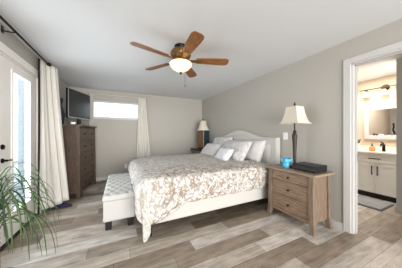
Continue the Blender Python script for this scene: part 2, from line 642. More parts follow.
# bathroom doorway casing and jamb lining
tr = MB()
tr.box(XR - .018, XR, DY1, DY1 + .078, 0, DZ + .072, .004)
tr.box(XR - .018, XR, DY0 - .078, DY0, 0, DZ + .072, .004)
tr.box(XR - .018, XR, DY0, DY1, DZ, DZ + .072, .004)
t1 = struct(tr.build('trim_1', M['trim']), 'white door casing around the bathroom doorway')
jb = MB()
jb.box(XR - .004, XR + .12, DY1 - .018, DY1 + .002, 0, DZ, .002)
jb.box(XR - .004, XR + .12, DY0 - .002, DY0 + .018, 0, DZ, .002)
jb.box(XR - .004, XR + .12, DY0, DY1, DZ - .018, DZ + .002, .002)
jb.box(XR + .045, XR + .08, DY1 - .03, DY1 - .018, 0, DZ - .018)
jb.box(XR + .045, XR + .08, DY0, DY1, DZ - .03, DZ - .018)
jb.build('jamb', M['trim'], t1)
MB().box(XR + .082, XR + .115, DY1 - .021, DY1 - .018, .9, .99).build('strike_plate', M['black_metal'], t1)

# window in the back wall
wf = MB()
a, b_, c, d = WX0, WX1, WZ0, WZ1
wf.box(a, b_, YB + .03, YB + .09, d - .05, d, .004)
wf.box(a, b_, YB + .03, YB + .09, c, c + .05, .004)
wf.box(a, a + .05, YB + .03, YB + .09, c + .05, d - .05, .004)
wf.box(b_ - .05, b_, YB + .03, YB + .09, c + .05, d - .05, .004)
win = struct(wf.build('window_1', M['trim']), 'wide high window in the back wall')
MB().box(a + .05, b_ - .05, YB + .055, YB + .061, c + .05, d - .05).build('glass', M['glass'], win)
MB().box(a - .02, b_ + .02, YB - .02, YB + .03, c - .022, c + .004, .004).build('sill', M['trim'], win)

# glazed patio doors in the left wall
tr = MB()
tr.box(XL, XL + .02, GY1, GY1 + .08, 0, GZ + .09, .004)
tr.box(XL, XL + .02, GY0 - .08, GY0, 0, GZ + .09, .004)
tr.box(XL, XL + .02, GY0, GY1, GZ, GZ + .09, .004)
tr.box(XL - .14, XL, GY1 - .02, GY1, 0, GZ, .003)
tr.box(XL - .14, XL, GY0, GY0 + .02, 0, GZ, .003)
tr.box(XL - .14, XL, GY0, GY1, GZ - .02, GZ, .003)
struct(tr.build('trim_2', M['door']), 'white casing around the glazed patio doors')
struct(MB().box(XL - .14, XL + .012, GY0, GY1, 0, .022, .004).build('trim_3', M['black_metal']), 'dark door threshold')


def patio_leaf(name, y0, y1, g0, g1, lab, handle):
    x0, x1 = XL - .06, XL - .012
    z0, z1, gz0, gz1 = .028, GZ - .024, .3, 2.0
    m = MB()
    m.box(x0, x1, y0, g0, z0, z1, .003)
    m.box(x0, x1, g1, y1, z0, z1, .003)
    m.box(x0, x1, g0, g1, z0, gz0, .003)
    m.box(x0, x1, g0, g1, gz1, z1, .003)
    o = struct(m.build(name, M['door']), lab)
    s = MB()
    for ya, yb_ in ((g0 - .02, g0 + .014), (g1 - .014, g1 + .02)):
        s.box(x1 - .002, x1 + .01, ya, yb_, gz0 - .02, gz1 + .02, .004)
    s.box(x1 - .002, x1 + .01, g0 + .014, g1 - .014, gz1 - .014, gz1 + .02, .004)
    s.box(x1 - .002, x1 + .01, g0 + .014, g1 - .014, gz0 - .02, gz0 + .014, .004)
    s.build('glazing_bead', M['door'], o)
    MB().box(x0 + .02, x0 + .028, g0, g1, gz0, gz1).build('glass', M['glass'], o)
    if handle:
        h = MB()
        h.lathe([(.026, 0), (.026, .01), (.012, .014), (.012, .045)], n=16)
        for v in h.bm.verts:
            v.co = Vector((x1 + v.co.z, 2.575 + v.co.x, .955 + v.co.y))
        h.tube([(x1 + .045, 2.565, .955), (x1 + .045, 2.62, .955), (x1 + .042, 2.66, .95)], .009, 8)
        h.build('door_handle', M['black_metal'], o, True)
        h = MB()
        h.lathe([(.028, 0), (.028, .012), (.018, .02)], n=16)
        for v in h.bm.verts:
            v.co = Vector((x1 + v.co.z, 2.575 + v.co.x, 1.105 + v.co.y))
        h.build('deadbolt', M['black_metal'], o, True)
    return o


patio_leaf('door_1', 2.535, GY1 - .024, 2.765, 3.213, 'white patio door leaf with a tall glass pane', True)
patio_leaf('door_2', GY0 + .024, 2.531, 1.85, 2.3, 'fixed white patio door leaf', False)

# outside the patio doors
dk = MB()
for i in range(18):
    dk.box(-4.6 + i * .18, -4.6 + i * .18 + .172, .8, 9.0, -.16, -.12, .003)
struct(dk.build('outside_deck', M['deck']))
pr = thing('porch_railing', 'pale blue-grey porch railing seen through the patio door glass', 'railing', (-2.0, 5.2, -.12))
MB().box(-.045, .045, -.045, .045, 0, 2.8, .006).build('post', M['post'], pr)
MB().box(-.045, .045, 1.155, 1.245, 0, 2.8, .006).build('post', M['post'], pr)
MB().box(-.03, .03, -1.4, 1.2, .74, .79, .006).build('rail', M['post'], pr)
ub = MB().box(-2.05, -1.95, 5.42, 5.5, .67, .78, .01).build('utility_box', M['utility'])
tag(ub, 'small grey box on the porch railing outside the patio door', 'box')

# ------------------------------------------------------------------ curtains and rods
rod = thing('curtain_rod', 'black curtain rod above the glazed patio doors', 'curtain rod', (XL + .1, 3.5, 2.384))
MB().tube([(0, -2.1, 0), (0, -.02, 0)], .013, 12).build('pole', M['black_metal'], rod, True)
MB().lathe([(.014, 0), (.026, .008), (.032, .03), (.026, .052), (.008, .064)], n=14).build('finial', M['black_metal'], rod, True).rotation_euler = (-PI / 2, 0, 0)
for yy in (-.95,):
    br = MB()
    br.box(-.1, -.094, yy - .02, yy + .02, -.045, .03, .002)
    br.tube([(-.097, yy, -.02), (-.03, yy, -.02), (0, yy, -.014)], .007, 8)
    br.box(-.018, .018, yy - .008, yy + .008, -.02, -.012)
    br.build('bracket', M['black_metal'], rod)


def curtain(name, top, bot, zt, zb, nf, amp, material, label, seed=0):
    """Hanging cloth whose folds follow a plan polyline that changes from top to bottom."""
    def along(poly, t):
        ls = [(Vector(b) - Vector(a)).length for a, b in zip(poly, poly[1:])]
        s = t * sum(ls)
        for (a, b), l in zip(zip(poly, poly[1:]), ls):
            if s <= l or b == poly[-1]:
                a, b = Vector(a), Vector(b)
                d = (b - a).normalized()
                return a + d * min(s, l), Vector((-d.y, d.x))
            s -= l

    def fn(u, v):
        p0, n0 = along(top, u)
        p1, n1 = along(bot, u)
        vv = v ** 1.15
        p = p0.lerp(p1, vv)
        n = n0.lerp(n1, vv)
        ph = 2 * PI * nf * u + .5 * math.sin(3 * v + seed)
        q = p + n * amp * (0.4 + .6 * v) * (math.sin(ph) + .25 * math.sin(2.3 * ph + seed))
        z = zt + (zb - zt) * v
        return (q.x, q.y, z + (.012 * math.sin(9 * u + seed) * v))
    o = sheet(fn, 96, 30, name, material, None, .004)
    return tag(o, label, 'curtain')


cl = curtain('curtain', [(-1.06, 3.30), (-1.06, 3.50), (-.985, 3.60), (-.97, 3.72)], [(-1.045, 3.24), (-.99, 3.42), (-.81, 3.60), (-.84, 3.76)],
             2.385, .09, 5, .022, M['curtain'], 'long cream curtain bunched at the edge of the glazed patio door', 1)
dark_strip = sheet(lambda u, v: (-1.066 + .012 * u, 3.225 + .01 * math.sin(5 * v) + .025 * u, 2.36 - 2.29 * v), 6, 20, 'edge_strip', M['dark_edge'], cl, .006)  # black strip down the door-side edge of the curtain

rod2 = thing('curtain_rod', 'silver curtain rod above the wide high window', 'curtain rod', (0.02, YB - .085, 2.295))
MB().tube([(-.70, 0, 0), (.70, 0, 0)], .009, 10).build('pole', M['nickel'], rod2, True)
for s in (-1, 1):
    f = MB().lathe([(.01, 0), (.017, .008), (.02, .022), (.012, .04)], n=12).build('finial', M['nickel'], rod2, True)
    f.location = (s * .70, 0, 0)
    f.rotation_euler = (0, s * PI / 2, 0)
    br = MB()
    br.box(s * .66 - .015, s * .66 + .015, .079, .085, -.03, .03, .002)
    br.box(s * .66 - .006, s * .66 + .006, .004, .08, -.014, -.002)
    br.build('bracket', M['nickel'], rod2)
curtain('curtain', [(-.70, YB - .085), (-.60, YB - .085)], [(-.70, YB - .075), (-.58, YB - .075)], 2.315, .02, 3, .02, M['curtain2'],
        'narrow ivory curtain behind the television and dresser', 2)
curtain('curtain', [(.50, YB - .085), (.70, YB - .085)], [(.43, YB - .085), (.90, YB - .085)], 2.315, .02, 5, .024, M['curtain2'],
        'ivory curtain hanging behind the bed beside the high window', 3)

# wall outlet and switch
t = thing('wall_outlet', 'white outlet plate low on the back wall above the bench', 'outlet', (.173, YB, .326))
MB().box(-.036, .036, -.006, 0, -.058, .058, .002).build('plate', M['white_plastic'], t)
for dz in (-.022, .022):
    MB().box(-.016, .016, -.009, -.006, dz - .014, dz + .014, .002).build('socket', M['white_plastic'], t)
t = thing('light_switch', 'white switch plate on the wall between headboard and lamp', 'switch', (XR, 1.945, 1.214))
MB().box(-.006, 0, -.045, .045, -.062, .062, .002).build('plate', M['white_plastic'], t)
MB().box(-.011, -.006, -.015, .015, -.03, .03, .002).build('rocker', M['white_plastic'], t)

# ------------------------------------------------------------------ ceiling fan
FC = Vector((.75, 2.14, CEIL))
fan = thing('ceiling_fan', 'five-bladed wooden ceiling fan with a lit bowl shade', 'ceiling fan', FC)
MB().lathe([(.085, 0), (.085, -.03), (.07, -.055)], n=28).build('canopy', M['black_metal'], fan, True)
MB().lathe([(.07, -.05), (.115, -.06), (.135, -.085), (.14, -.12), (.128, -.15), (.10, -.17), (.085, -.185), (.11, -.195), (.115, -.215), (.09, -.23)], n=32).build('motor_housing', M['bronze'], fan, True)
bowl_p = [(.05, -.226), (.142, -.232), (.15, -.242), (.14, -.27), (.11, -.305), (.065, -.332), (.02, -.345)]
MB().lathe(bowl_p, n=32).build('light_bowl', M['bowl'], fan, True)
MB().lathe([(.018, -.352), (.02, -.362), (.012, -.372), (.008, -.385), (.002, -.392)], n=12).build('finial', M['dark_bronze'], fan, True)
ch = MB().tube([(.05, -.03, -.36), (.05, -.03, -.53)], .0018, 6).sphere((.05, -.03, -.54), .008, seg=8)
ch.tube([(.05, -.03, -.36), (.07, -.04, -.23)], .0018, 6)
ch.build('pull_chain', M['dark_bronze'], fan)


def blade_parts(ang):
    prof = [(.21, -.05), (.25, -.056), (.5, -.07), (.6, -.072), (.635, -.064), (.655, -.045), (.66, -.02), (.66, .02), (.655, .045), (.635, .064), (.6, .072), (.5, .07), (.25, .056), (.21, .05)]
    pit = math.radians(-12)
    f = lambda x, y, z: (x, y * math.cos(pit), -.19 + y * math.sin(pit) + z)
    b = MB().prism([f(x, y, -.004) for x, y in prof], [f(x, y, .004) for x, y in prof]).build('blade', M['blade'], fan)
    b.rotation_euler = (0, 0, ang)
    ir = MB()
    ir.prism([f(x, y, -.012) for x, y in ((.105, -.02), (.2, -.028), (.27, -.035), (.285, 0), (.27, .035), (.2, .028), (.105, .02))],
             [f(x, y, -.004) for x, y in ((.105, -.02), (.2, -.028), (.27, -.035), (.285, 0), (.27, .035), (.2, .028), (.105, .02))])
    for y in (-.018, .018):
        ir.sphere(f(.25, y, -.014), .008, seg=8)
    ir.build('blade_iron', M['bronze'], b)


for kk in range(5):
    blade_parts(math.radians(51 + 72 * kk))

# ------------------------------------------------------------------ bed
BX0, BX1, BY0, BY1 = .30, 2.50, 2.07, 4.07
bed = thing('upholstered_bed', 'cream upholstered bed with arched headboard', 'bed', (1.4, 3.07, 0))
O = Vector((1.4, 3.07, 0))


def P(x, y, z):
    return (x - O.x, y - O.y, z)


HC, HW = 3.08, 1.05


def hz(y, ins=0.0):
    t_ = abs(y - HC)
    z = 1.185 - ins
    if t_ < .78:
        z += .155 * (.5 + .5 * math.cos(PI * t_ / .78))
    return z


def hb_loop(x, ins, z0, n=40):
    ys = [HC - HW + ins + (2 * HW - 2 * ins) * i / n for i in range(n + 1)]
    return [P(x, ys[0], z0)] + [P(x, y, hz(y, ins)) for y in ys] + [P(x, ys[-1], z0)]


hb = MB().prism(hb_loop(2.585, 0, .1), hb_loop(2.505, 0, .1))
hb.prism(hb_loop(2.505, .0, .1), hb_loop(2.488, .018, .118))
hbo = hb.build('headboard', M['uphol'], bed, True)
pn = MB().prism(hb_loop(2.490, .115, .3), hb_loop(2.480, .135, .32)).build('inset_panel', M['uphol'], hbo, True)
nh = MB()
for ins, step in ((.10, 1),):
    ys = [HC - HW + ins + (2 * HW - 2 * ins) * i / 90 for i in range(91)]
    for y in ys:
        nh.sphere(P(2.487, y, hz(y, ins)), .006, seg=6)
    for i in range(30):
        z = .4 + i * .0265
        nh.sphere(P(2.487, ys[0], z), .006, seg=6)
        nh.sphere(P(2.487, ys[-1], z), .006, seg=6)
nh.build('nailhead_trim', M['nickel'], hbo)
MB().box(BX0 - 1.4, 2.485 - 1.4, BY0 - .02 - O.y, BY0 + .04 - O.y, .15, .42, .012).build('side_rail', M['uphol'], bed)
MB().box(BX0 - 1.4, 2.485 - 1.4, BY1 - .04 - O.y, BY1 + .02 - O.y, .15, .42, .012).build('side_rail', M['uphol'], bed)
MB().box(BX0 - .02 - 1.4, BX0 + .04 - 1.4, BY0 - .02 - O.y, BY1 + .02 - O.y, .15, .42, .012).build('footboard', M['uphol'], bed)
for lx, ly in ((.335, 2.10), (.335, 4.04), (2.44, 2.10), (2.44, 4.04), (1.4, 3.07)):
    MB().prism([P(lx + a * .02, ly + b * .02, 0) for a, b in ((-1, -1), (1, -1), (1, 1), (-1, 1))],
               [P(lx + a * .032, ly + b * .032, .16) for a, b in ((-1, -1), (1, -1), (1, 1), (-1, 1))]).build('leg', M['black_leg'], bed)
MB().box(BX0 + .04 - 1.4, 2.48 - 1.4, BY0 + .04 - O.y, BY1 - .04 - O.y, .3, .36).build('platform', M['black_leg'], bed)

ma = MB().box(.345, 2.475, 2.12, 4.02, .36, .682, .06, 4).build('mattress', M['mattress'], None, True)
tag(ma, 'white mattress under the floral comforter on the bed', 'mattress')

# floral comforter: cloth laid over the bed and hanging over the foot and both long sides
CX0, CX1, CY0, CY1, CZ = .31, 2.36, 2.07, 4.07, .712
OF, ON, RR = .42, .41, .11


def cloth_ab(u, v):
    return (-OF + u * (OF + CX1 - CX0), -ON + v * (2 * ON + CY1 - CY0))


def cloth(u, v):
    a, b = cloth_ab(u, v)
    W = CY1 - CY0
    da = max(0.0, -a)
    db = -b if b < 0 else (b - W if b > W else 0.0)
    sy = -1 if b < 0 else 1
    d = math.hypot(da, db)
    ca, cb = (da / d, db / d) if d > 1e-9 else (0, 0)
    x = CX0 + max(0.0, a)
    y = CY0 + min(max(b, 0.0), W)
    rc = .46
    if a < rc and b > W - rc:                 # the far foot corner is pulled round
        vx, vy = rc - a, b - (W - rc)
        ln = math.hypot(vx, vy)
        d = max(0.0, ln - rc)
        ca, cb = vx / max(ln, 1e-9), vy / max(ln, 1e-9)
        k_ = min(1.0, rc / max(ln, 1e-9))
        x, y = CX0 + rc - vx * k_, CY0 + W - rc + vy * k_
    puff = .020 * noise.noise((a * 3.1, b * 3.1, 3.0)) + .010 * noise.noise((a * 8, b * 8, 7.0))
    if d < 1e-6:
        edge = min(a, b, W - b)
        crown = .02 * min(1, edge / .35)
        return (x, y, CZ + crown + puff)
    rr = RR + .025 * ca * ca
    q = rr * PI / 2
    if d < q:
        out, drop = rr * math.sin(d / rr), rr * (1 - math.cos(d / rr))
    else:
        out, drop = rr, rr + d - q
    corner = 2 * ca * cb
    hang = min(1.0, max(0.0, (d - .08) / .3))
    s = (b if ca > cb else a)
    rip = .010 * math.sin(21 * s + 1.3) + .007 * math.sin(37 * s)
    ang = math.atan2(db, da)
    rip = rip * (1 - corner) + corner * .035 * math.sin(ang * 10 + .6)
    out += hang * rip + puff * .6
    if cb > ca and corner < .9:
        out = out - .045 * hang * (1 - corner)        # the long sides hang close against the rail
    if b < 0:                                # the near foot corner trails lower
        drop += hang * .24 * min(1.0, max(0.0, (.46 - a) / .45)) * (cb ** .5)
    z = CZ - drop + puff * .4
    xx = x - out * ca + (.06 * corner * hang if b < 0 else 0)
    if b > 0:
        xx = max(xx, .212) if z < .52 else xx
    yy = y + sy * out * cb
    return (xx, yy, max(z, .03 if corner > .3 else .2))


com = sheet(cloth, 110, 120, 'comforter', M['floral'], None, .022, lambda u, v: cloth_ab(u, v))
tag(com, 'cream floral comforter spread over the bed, corner trailing to the floor', 'comforter')


# pillows
def pillow(name, w_, h_, t_, material, label, loc, lean, yaw, cat='pillow', group=None, flange=0.0, roll=0.0):
    n = 22
    bm = bmesh.new()
    lay_ = bm.loops.layers.uv.new('cloth')
    sides = {}
    for s in (1, -1):
        for i in range(n + 1):
            for j in range(n + 1):
                u, v = -1 + 2 * i / n, -1 + 2 * j / n
                pin = 1 - .07 * (1 - u * u) * abs(v) ** 3 if abs(v) > abs(u) else 1
                pinu = 1 - .05 * (1 - v * v) * abs(u) ** 3
                x = u * w_ / 2 * pinu
                y = v * h_ / 2 * (1 - .06 * (1 - u * u) * abs(v) ** 3)
                e = max(0.0, (1 - u ** 4)) ** .6 * max(0.0, (1 - v ** 4)) ** .6
                if flange and (abs(u) > 1 - flange or abs(v) > 1 - flange):
                    e = min(e, .06)
                z = s * (t_ / 2 * e + .002)
                z += s * .012 * noise.noise((u * 2.2 + loc[1] * 3, v * 2.2, s * 2.0)) * e
                if (i in (0, n) or j in (0, n)) and s == -1:
                    sides[(s, i, j)] = sides[(1, i, j)]
                else:
                    sides[(s, i, j)] = bm.verts.new((x, y, z if not (i in (0, n) or j in (0, n)) else 0))
    for s in (1, -1):
        for i in range(n):
            for j in range(n):
                ids = [(i, j), (i + 1, j), (i + 1, j + 1), (i, j + 1)]
                if s < 0:
                    ids.reverse()
                f = bm.faces.new([sides[(s, a_, b__)] for a_, b__ in ids])
                for lp, (a_, b__) in zip(f.loops, ids):
                    lp[lay_].uv = (a_ / n * w_ + loc[1] * 1.7, b__ / n * h_ + loc[0] + s)
    me_ = bpy.data.meshes.new(name)
    bm.to_mesh(me_)
    bm.free()
    me_.materials.append(material)
    for p in me_.polygons:
        p.use_smooth = True
    o = bpy.data.objects.new(name, me_)
    COL.objects.link(o)
    # local x -> along the headboard (-y), local y -> up the slope, local z -> towards the foot (-x) and up
    c_, s_ = math.cos(lean), math.sin(lean)
    R = Matrix(((0, c_, -s_), (-1, 0, 0), (0, s_, c_))).to_4x4()
    o.matrix_world = Matrix.Translation(loc) @ Matrix.Rotation(yaw, 4, 'Z') @ R @ Matrix.Rotation(roll, 4, 'Z')
    return tag(o, label, cat, group)


D2R = math.radians
pillow('plain_pillow', .66, .46, .16, M['plain_cloth'], 'plain pale pillow leaning on the headboard near the close nightstand', (2.39, 2.56, .925), D2R(68), 0)
pillow('pillow_sham', .80, .48, .17, M['floral_sham'], 'floral pillow sham leaning on the headboard farthest from the close nightstand', (2.345, 3.60, .965), D2R(66), 0, group=None, flange=.07)
pillow('pillow_sham', .86, .50, .18, M['floral_sham'], 'floral pillow sham in front of the plain pale pillow', (2.185, 2.84, .905), D2R(56), D2R(-2), flange=.07)
pillow('plain_pillow', .66, .40, .16, M['plain_cloth'], 'plain pale pillow in front of the far floral sham', (2.10, 3.70, .845), D2R(48), D2R(3))
pillow('lumbar_pillow', .50, .30, .13, M['white_cloth'], 'small bright white pillow resting in front of the shams', (1.93, 2.86, .83), D2R(52), D2R(-3))

# ------------------------------------------------------------------ bench at the foot of the bed
bn = thing('storage_bench', 'off-white tufted storage bench at the foot of the bed', 'bench', (0, 3.04, 0))
bx0, bx1, by0, by1 = -.19, .195, -.65, .65
MB().box(bx0 + .008, bx1 - .004, by0 + .008, by1 - .008, .130, .395, .014).build('body', M['bench_fabric'], bn)


def seat(u, v):
    x = bx0 + u * (bx1 - bx0)
    y = by0 + v * (by1 - by0)
    e = min(u * (bx1 - bx0), (1 - u) * (bx1 - bx0), v * (by1 - by0), (1 - v) * (by1 - by0))
    z = .47 - .035 * max(0, 1 - e / .035) ** 2
    dip = 0
    for r in range(12):
        yy = by0 + .06 + r * .1075
        for cxx in ((.0825, .1925, .3025) if r % 2 == 0 else (.03, .1375, .2475, .355)):
            dd = ((x - bx0 - cxx) ** 2 + (y - yy) ** 2)
            dip = max(dip, math.exp(-dd / .0011))
    return (x, y, z - .025 * dip)


sheet(seat, 56, 150, 'tufted_top', M['bench_fabric'], bn)
MB().box(bx0, bx1, by0, by1, .398, .436, .008).build('lid', M['bench_fabric'], bn)
nh = MB()
for i in range(15):
    nh.sphere((bx0 + .02 + i * .0245, by0 + .006, .145), .007, seg=6)
for i in range(50):
    nh.sphere((bx0 + .006, by0 + .02 + i * .0257, .145), .007, seg=6)
nh.build('nailhead_trim', M['nickel'], bn)
for lx, ly in ((-.125, by0 + .10), (.14, by0 + .10), (-.125, by1 - .07), (.14, by1 - .07)):
    MB().prism([(lx + a * .034, ly + b * .034, 0) for a, b in ((-1, -1), (1, -1), (1, 1), (-1, 1))],
               [(lx + a * .042, ly + b * .042, .132) for a, b in ((-1, -1), (1, -1), (1, 1), (-1, 1))]).build('leg', M['black_leg'], bn)


# ------------------------------------------------------------------ nightstands
def nightstand(loc, label):
    t_ = thing('nightstand', label, 'nightstand', loc)          # origin at the middle of the front edge on the floor; x runs back
    hw, dp = .335, .40
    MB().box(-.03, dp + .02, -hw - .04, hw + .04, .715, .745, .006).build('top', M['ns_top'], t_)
    bd = MB()
    for s in (-1, 1):
        bd.box(.03, dp - .02, s * (hw - .03) - .012, s * (hw - .03) + .012, .12, .715)
    bd.box(dp - .03, dp - .015, -hw + .03, hw - .03, .12, .715)
    bd.box(.03, dp - .02, -hw + .03, hw - .03, .112, .127)
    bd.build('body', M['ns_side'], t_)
    fr_ = MB()
    for za, zb in ((.70, .715), (.553, .568), (.345, .36), (.11, .145)):
        fr_.box(.012, .032, -hw + .05, hw - .05, za, zb, .002)
    fr_.build('face_frame', M['ns_front'], t_)
    for za, zb in ((.572, .697), (.364, .55), (.149, .342)):
        dr = MB().box(.016, .036, -hw + .056, hw - .056, za, zb, .004).build('drawer', M['ns_front'], t_)
        kb = MB().lathe([(.006, 0), (.006, .014), (.014, .02), (.015, .026), (.008, .031)], n=12)
        for v in kb.bm.verts:
            v.co = Vector((.016 - v.co.z, v.co.x, (za + zb) / 2 + v.co.y))
        kb.build('knob', M['black_metal'], dr, True)
    for sx, s in ((0, -1), (0, 1), (1, -1), (1, 1)):
        xc = dp - .035 if sx else .028
        dx = (.012 if sx else -.014)
        y = s * (hw - .028)
        top_ = [(xc + a * .026, y + b * .026, .715) for a, b in ((-1, -1), (1, -1), (1, 1), (-1, 1))]
        mid_ = [(xc + dx * .2 + a * .029, y + s * .004 + b * .029, .16) for a, b in ((-1, -1), (1, -1), (1, 1), (-1, 1))]
        bot_ = [(xc + dx * 1.2 + a * .027, y + s * .024 + b * .027, 0) for a, b in ((-1, -1), (1, -1), (1, 1), (-1, 1))]
        lg = MB().prism(mid_, top_)
        lg.prism(bot_, mid_)
        lg.build('leg', M['ns_side'], t_)
    return t_


ns1 = nightstand((2.125, 1.545, 0), 'weathered oak three-drawer nightstand beside the bathroom doorway')
ns2 = copy_tree(ns1)
ns2.location = (2.14, 4.66, 0)
ns2['label'] = 'weathered oak nightstand in the corner beyond the bed'


# ------------------------------------------------------------------ lamps
def square_loop(s, z, n=6):
    pts = []
    for k_ in range(4):
        a = Vector(((-1, -1), (1, -1), (1, 1), (-1, 1))[k_])
        b = Vector(((1, -1), (1, 1), (-1, 1), (-1, -1))[k_])
        for i in range(n):
            p = a.lerp(b, i / n) * s / 2
            pts.append((p.x, p.y, z))
    return pts


lp = thing('table_lamp', 'table lamp with square cream shade and slender dark carved base', 'lamp', (2.33, 1.585, .745))
sh = MB()
zs = [(.345 - .02 + .32, .165), (.55, .185), (.46, .215), (.40, .25), (.365, .285), (.345 - .0, .325)]
zs = [(.905, .165), (.83, .185), (.76, .212), (.70, .245), (.68, .262), (.655, .305)]
loops = [[sh.bm.verts.new(p) for p in square_loop(s, z)] for z, s in zs]
for a, b in zip(loops, loops[1:]):
    m_ = len(a)
    for i in range(m_):
        sh.bm.faces.new([a[i], a[(i + 1) % m_], b[(i + 1) % m_], b[i]])
sho = sh.build('lamp_shade', M['shade'], lp)
sm = sho.modifiers.new('thickness', 'SOLIDIFY')
sm.thickness = .004
tm = MB()
for z, s in ((.656, .307),):
    for y in (-1, 1):
        tm.tube([(-s / 2, y * s / 2, z), (s / 2, y * s / 2, z)], .004, 6)
        tm.tube([(y * s / 2, -s / 2, z), (y * s / 2, s / 2, z)], .004, 6)
tm.build('shade_trim', M['shade'], sho)
fi = MB().lathe([(.006, .895), (.008, .92), (.018, .935), (.016, .95), (.007, .965), (.002, .975)], n=10)
fi.tube([(-.08, 0, .9), (.08, 0, .9)], .003, 6)
fi.tube([(0, -.08, .9), (0, .08, .9)], .003, 6)
fi.build('finial', M['dark_bronze'], lp, True)
MB().lathe([(.075, 0), (.075, .015), (.05, .03), (.026, .045), (.017, .07)], n=20).build('base', M['dark_bronze'], lp, True)
MB().lathe([(.016, .06), (.02, .12), (.025, .28), (.032, .42), (.038, .47), (.03, .5), (.02, .515), (.028, .53), (.02, .548), (.011, .56), (.01, .66), (.007, .9)], n=14).build('carved_pole', M['dark_bronze'], lp, True)

lf = thing('table_lamp', 'table lamp with bell-shaped cream shade in the corner beyond the bed', 'lamp', (2.40, 4.70, .785))
MB().lathe([(.19, 0), (.19, .018), (.15, .04)], n=24).build('base', M['black_leg'], lf, True)
b0 = MB().box(-.125, .125, -.125, .125, .04, .58, .01).build('column', M['brownface'], lf)
b0.rotation_euler = (0, 0, D2R(-68))
b1 = MB().box(.126, .136, -.12, .12, .05, .575, .002).build('side_panel', M['teal'], b0)
MB().box(.118, .138, -.139, -.119, .04, .58, .004).build('corner_strip', M['nickel'], b0)
MB().lathe([(.02, .58), (.012, .6), (.01, .9)], n=10).build('neck', M['dark_bronze'], lf, True)
shf = MB().lathe([(.10, .885), (.108, .82), (.125, .74), (.155, .66), (.21, .58)], n=28, cap=False).build('lamp_shade', M['shade'], lf, True)
shf.modifiers.new('thickness', 'SOLIDIFY').thickness = .004
MB().lathe([(.02, .88), (.006, .9), (.016, .915), (.012, .935), (.003, .95)], n=10).build('finial', M['dark_bronze'], lf, True)

tb = thing('tray', 'low black tray on the nightstand beyond the bed', 'tray', (2.36, 4.68, .745))
MB().box(-.262, .23, -.385, .33, 0, .04, .008).build('tray_base', M['black_plastic'], tb)

# things on the close nightstand
bx = thing('media_player', 'black rectangular media player box on the close nightstand', 'electronics', (2.32, 1.375, .745), 0)
MB().box(-.11, .14, -.155, .165, .012, .092, .006).build('case', M['black_plastic'], bx)
MB().box(-.114, -.110, -.148, .158, .022, .06, .001).build('front_panel', M['screen'], bx)
for a, b in ((-.09, -.13), (-.09, .14), (.12, -.13), (.12, .14)):
    MB().lathe([(.014, 0), (.014, .013)], n=10, ).build('foot', M['black_plastic'], bx).location = (a, b, 0)
bv = thing('vase', 'small turquoise vase with a ruffled rim on the nightstand', 'vase', (2.24, 1.655, .745))


def ruff(u, v):
    pr_ = [(.036, 0), (.046, .01), (.056, .035), (.056, .06), (.055, .075), (.066, .09), (.076, .115), (.066, .132), (.072, .142)]
    k_ = v * (len(pr_) - 1)
    i = min(int(k_), len(pr_) - 2)
    f = k_ - i
    r = pr_[i][0] * (1 - f) + pr_[i + 1][0] * f
    z = pr_[i][1] * (1 - f) + pr_[i + 1][1] * f
    r *= 1 + .16 * max(0, v - .5) * 2 * math.cos(7 * 2 * PI * u)
    return (r * math.cos(2 * PI * u), r * math.sin(2 * PI * u), z)


sheet(ruff, 56, 24, 'vase_body', M['turq'], bv, .005)
MB().lathe([(.037, 0), (.037, .006)], n=20).build('foot', M['turq'], bv)

# ------------------------------------------------------------------ dresser, television and what stands on it
dr = thing('tall_dresser', 'tall dark wood chest of drawers against the left wall', 'dresser', (-.625, 4.43, 0), D2R(-8))   # origin: middle of the front, x negative to the wall
dw, dd, dh = .51, .40, 1.435
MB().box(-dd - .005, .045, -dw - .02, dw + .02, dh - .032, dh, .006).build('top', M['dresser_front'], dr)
bd = MB()
for s in (-1, 1):
    bd.box(-dd + .01, -.03, s * (dw - .025) - .012, s * (dw - .025) + .012, .09, dh - .032)
bd.box(-dd, -dd + .012, -dw + .02, dw - .02, .09, dh - .032)
bd.box(-dd + .01, -.02, -dw + .03, dw - .03, .09, .11)
bd.build('body', M['dresser'], dr)
zz = [.12, .375, .625, .865, 1.09, 1.255, 1.395]
zz = [.12, .38, .635, .88, 1.115, 1.395]
fr_ = MB()
for z in zz:
    fr_.box(-.035, -.012, -dw + .05, dw - .05, z - .01, z + .01)
fr_.build('face_frame', M['dresser'], dr)
for z0, z1 in zip(zz, zz[1:]):
    halves = ((-dw + .056, -.006), (.006, dw - .056)) if z1 > 1.3 else ((-dw + .056, dw - .056),)
    for ya, yb_ in halves:
        dro = MB().box(-.035, -.004, ya, yb_, z0 + .013, z1 - .013, .005).build('drawer', M['dresser_front'], dr)
        for ky in ([(ya + yb_) / 2] if yb_ - ya < .6 else [-.22, .22]):
            kb = MB().lathe([(.006, 0), (.006, .014), (.015, .02), (.016, .026), (.008, .031)], n=10)
            for v in kb.bm.verts:
                v.co = Vector((-.004 + v.co.z, ky + v.co.x, (z0 + z1) / 2 + v.co.y))
            kb.build('knob', M['black_metal'], dro, True)
for sx in (0, 1):
    for s in (-1, 1):
        xc = -dd + .03 if sx else -.026
        MB().prism([(xc + a * .03 + (.016 if not sx else -.0), s * (dw - .012) + b * .03, 0) for a, b in ((-1, -1), (1, -1), (1, 1), (-1, 1))],
                   [(xc + a * .03, s * (dw - .028) + b * .03, dh - .032) for a, b in ((-1, -1), (1, -1), (1, 1), (-1, 1))]).build('leg', M['dresser'], dr)

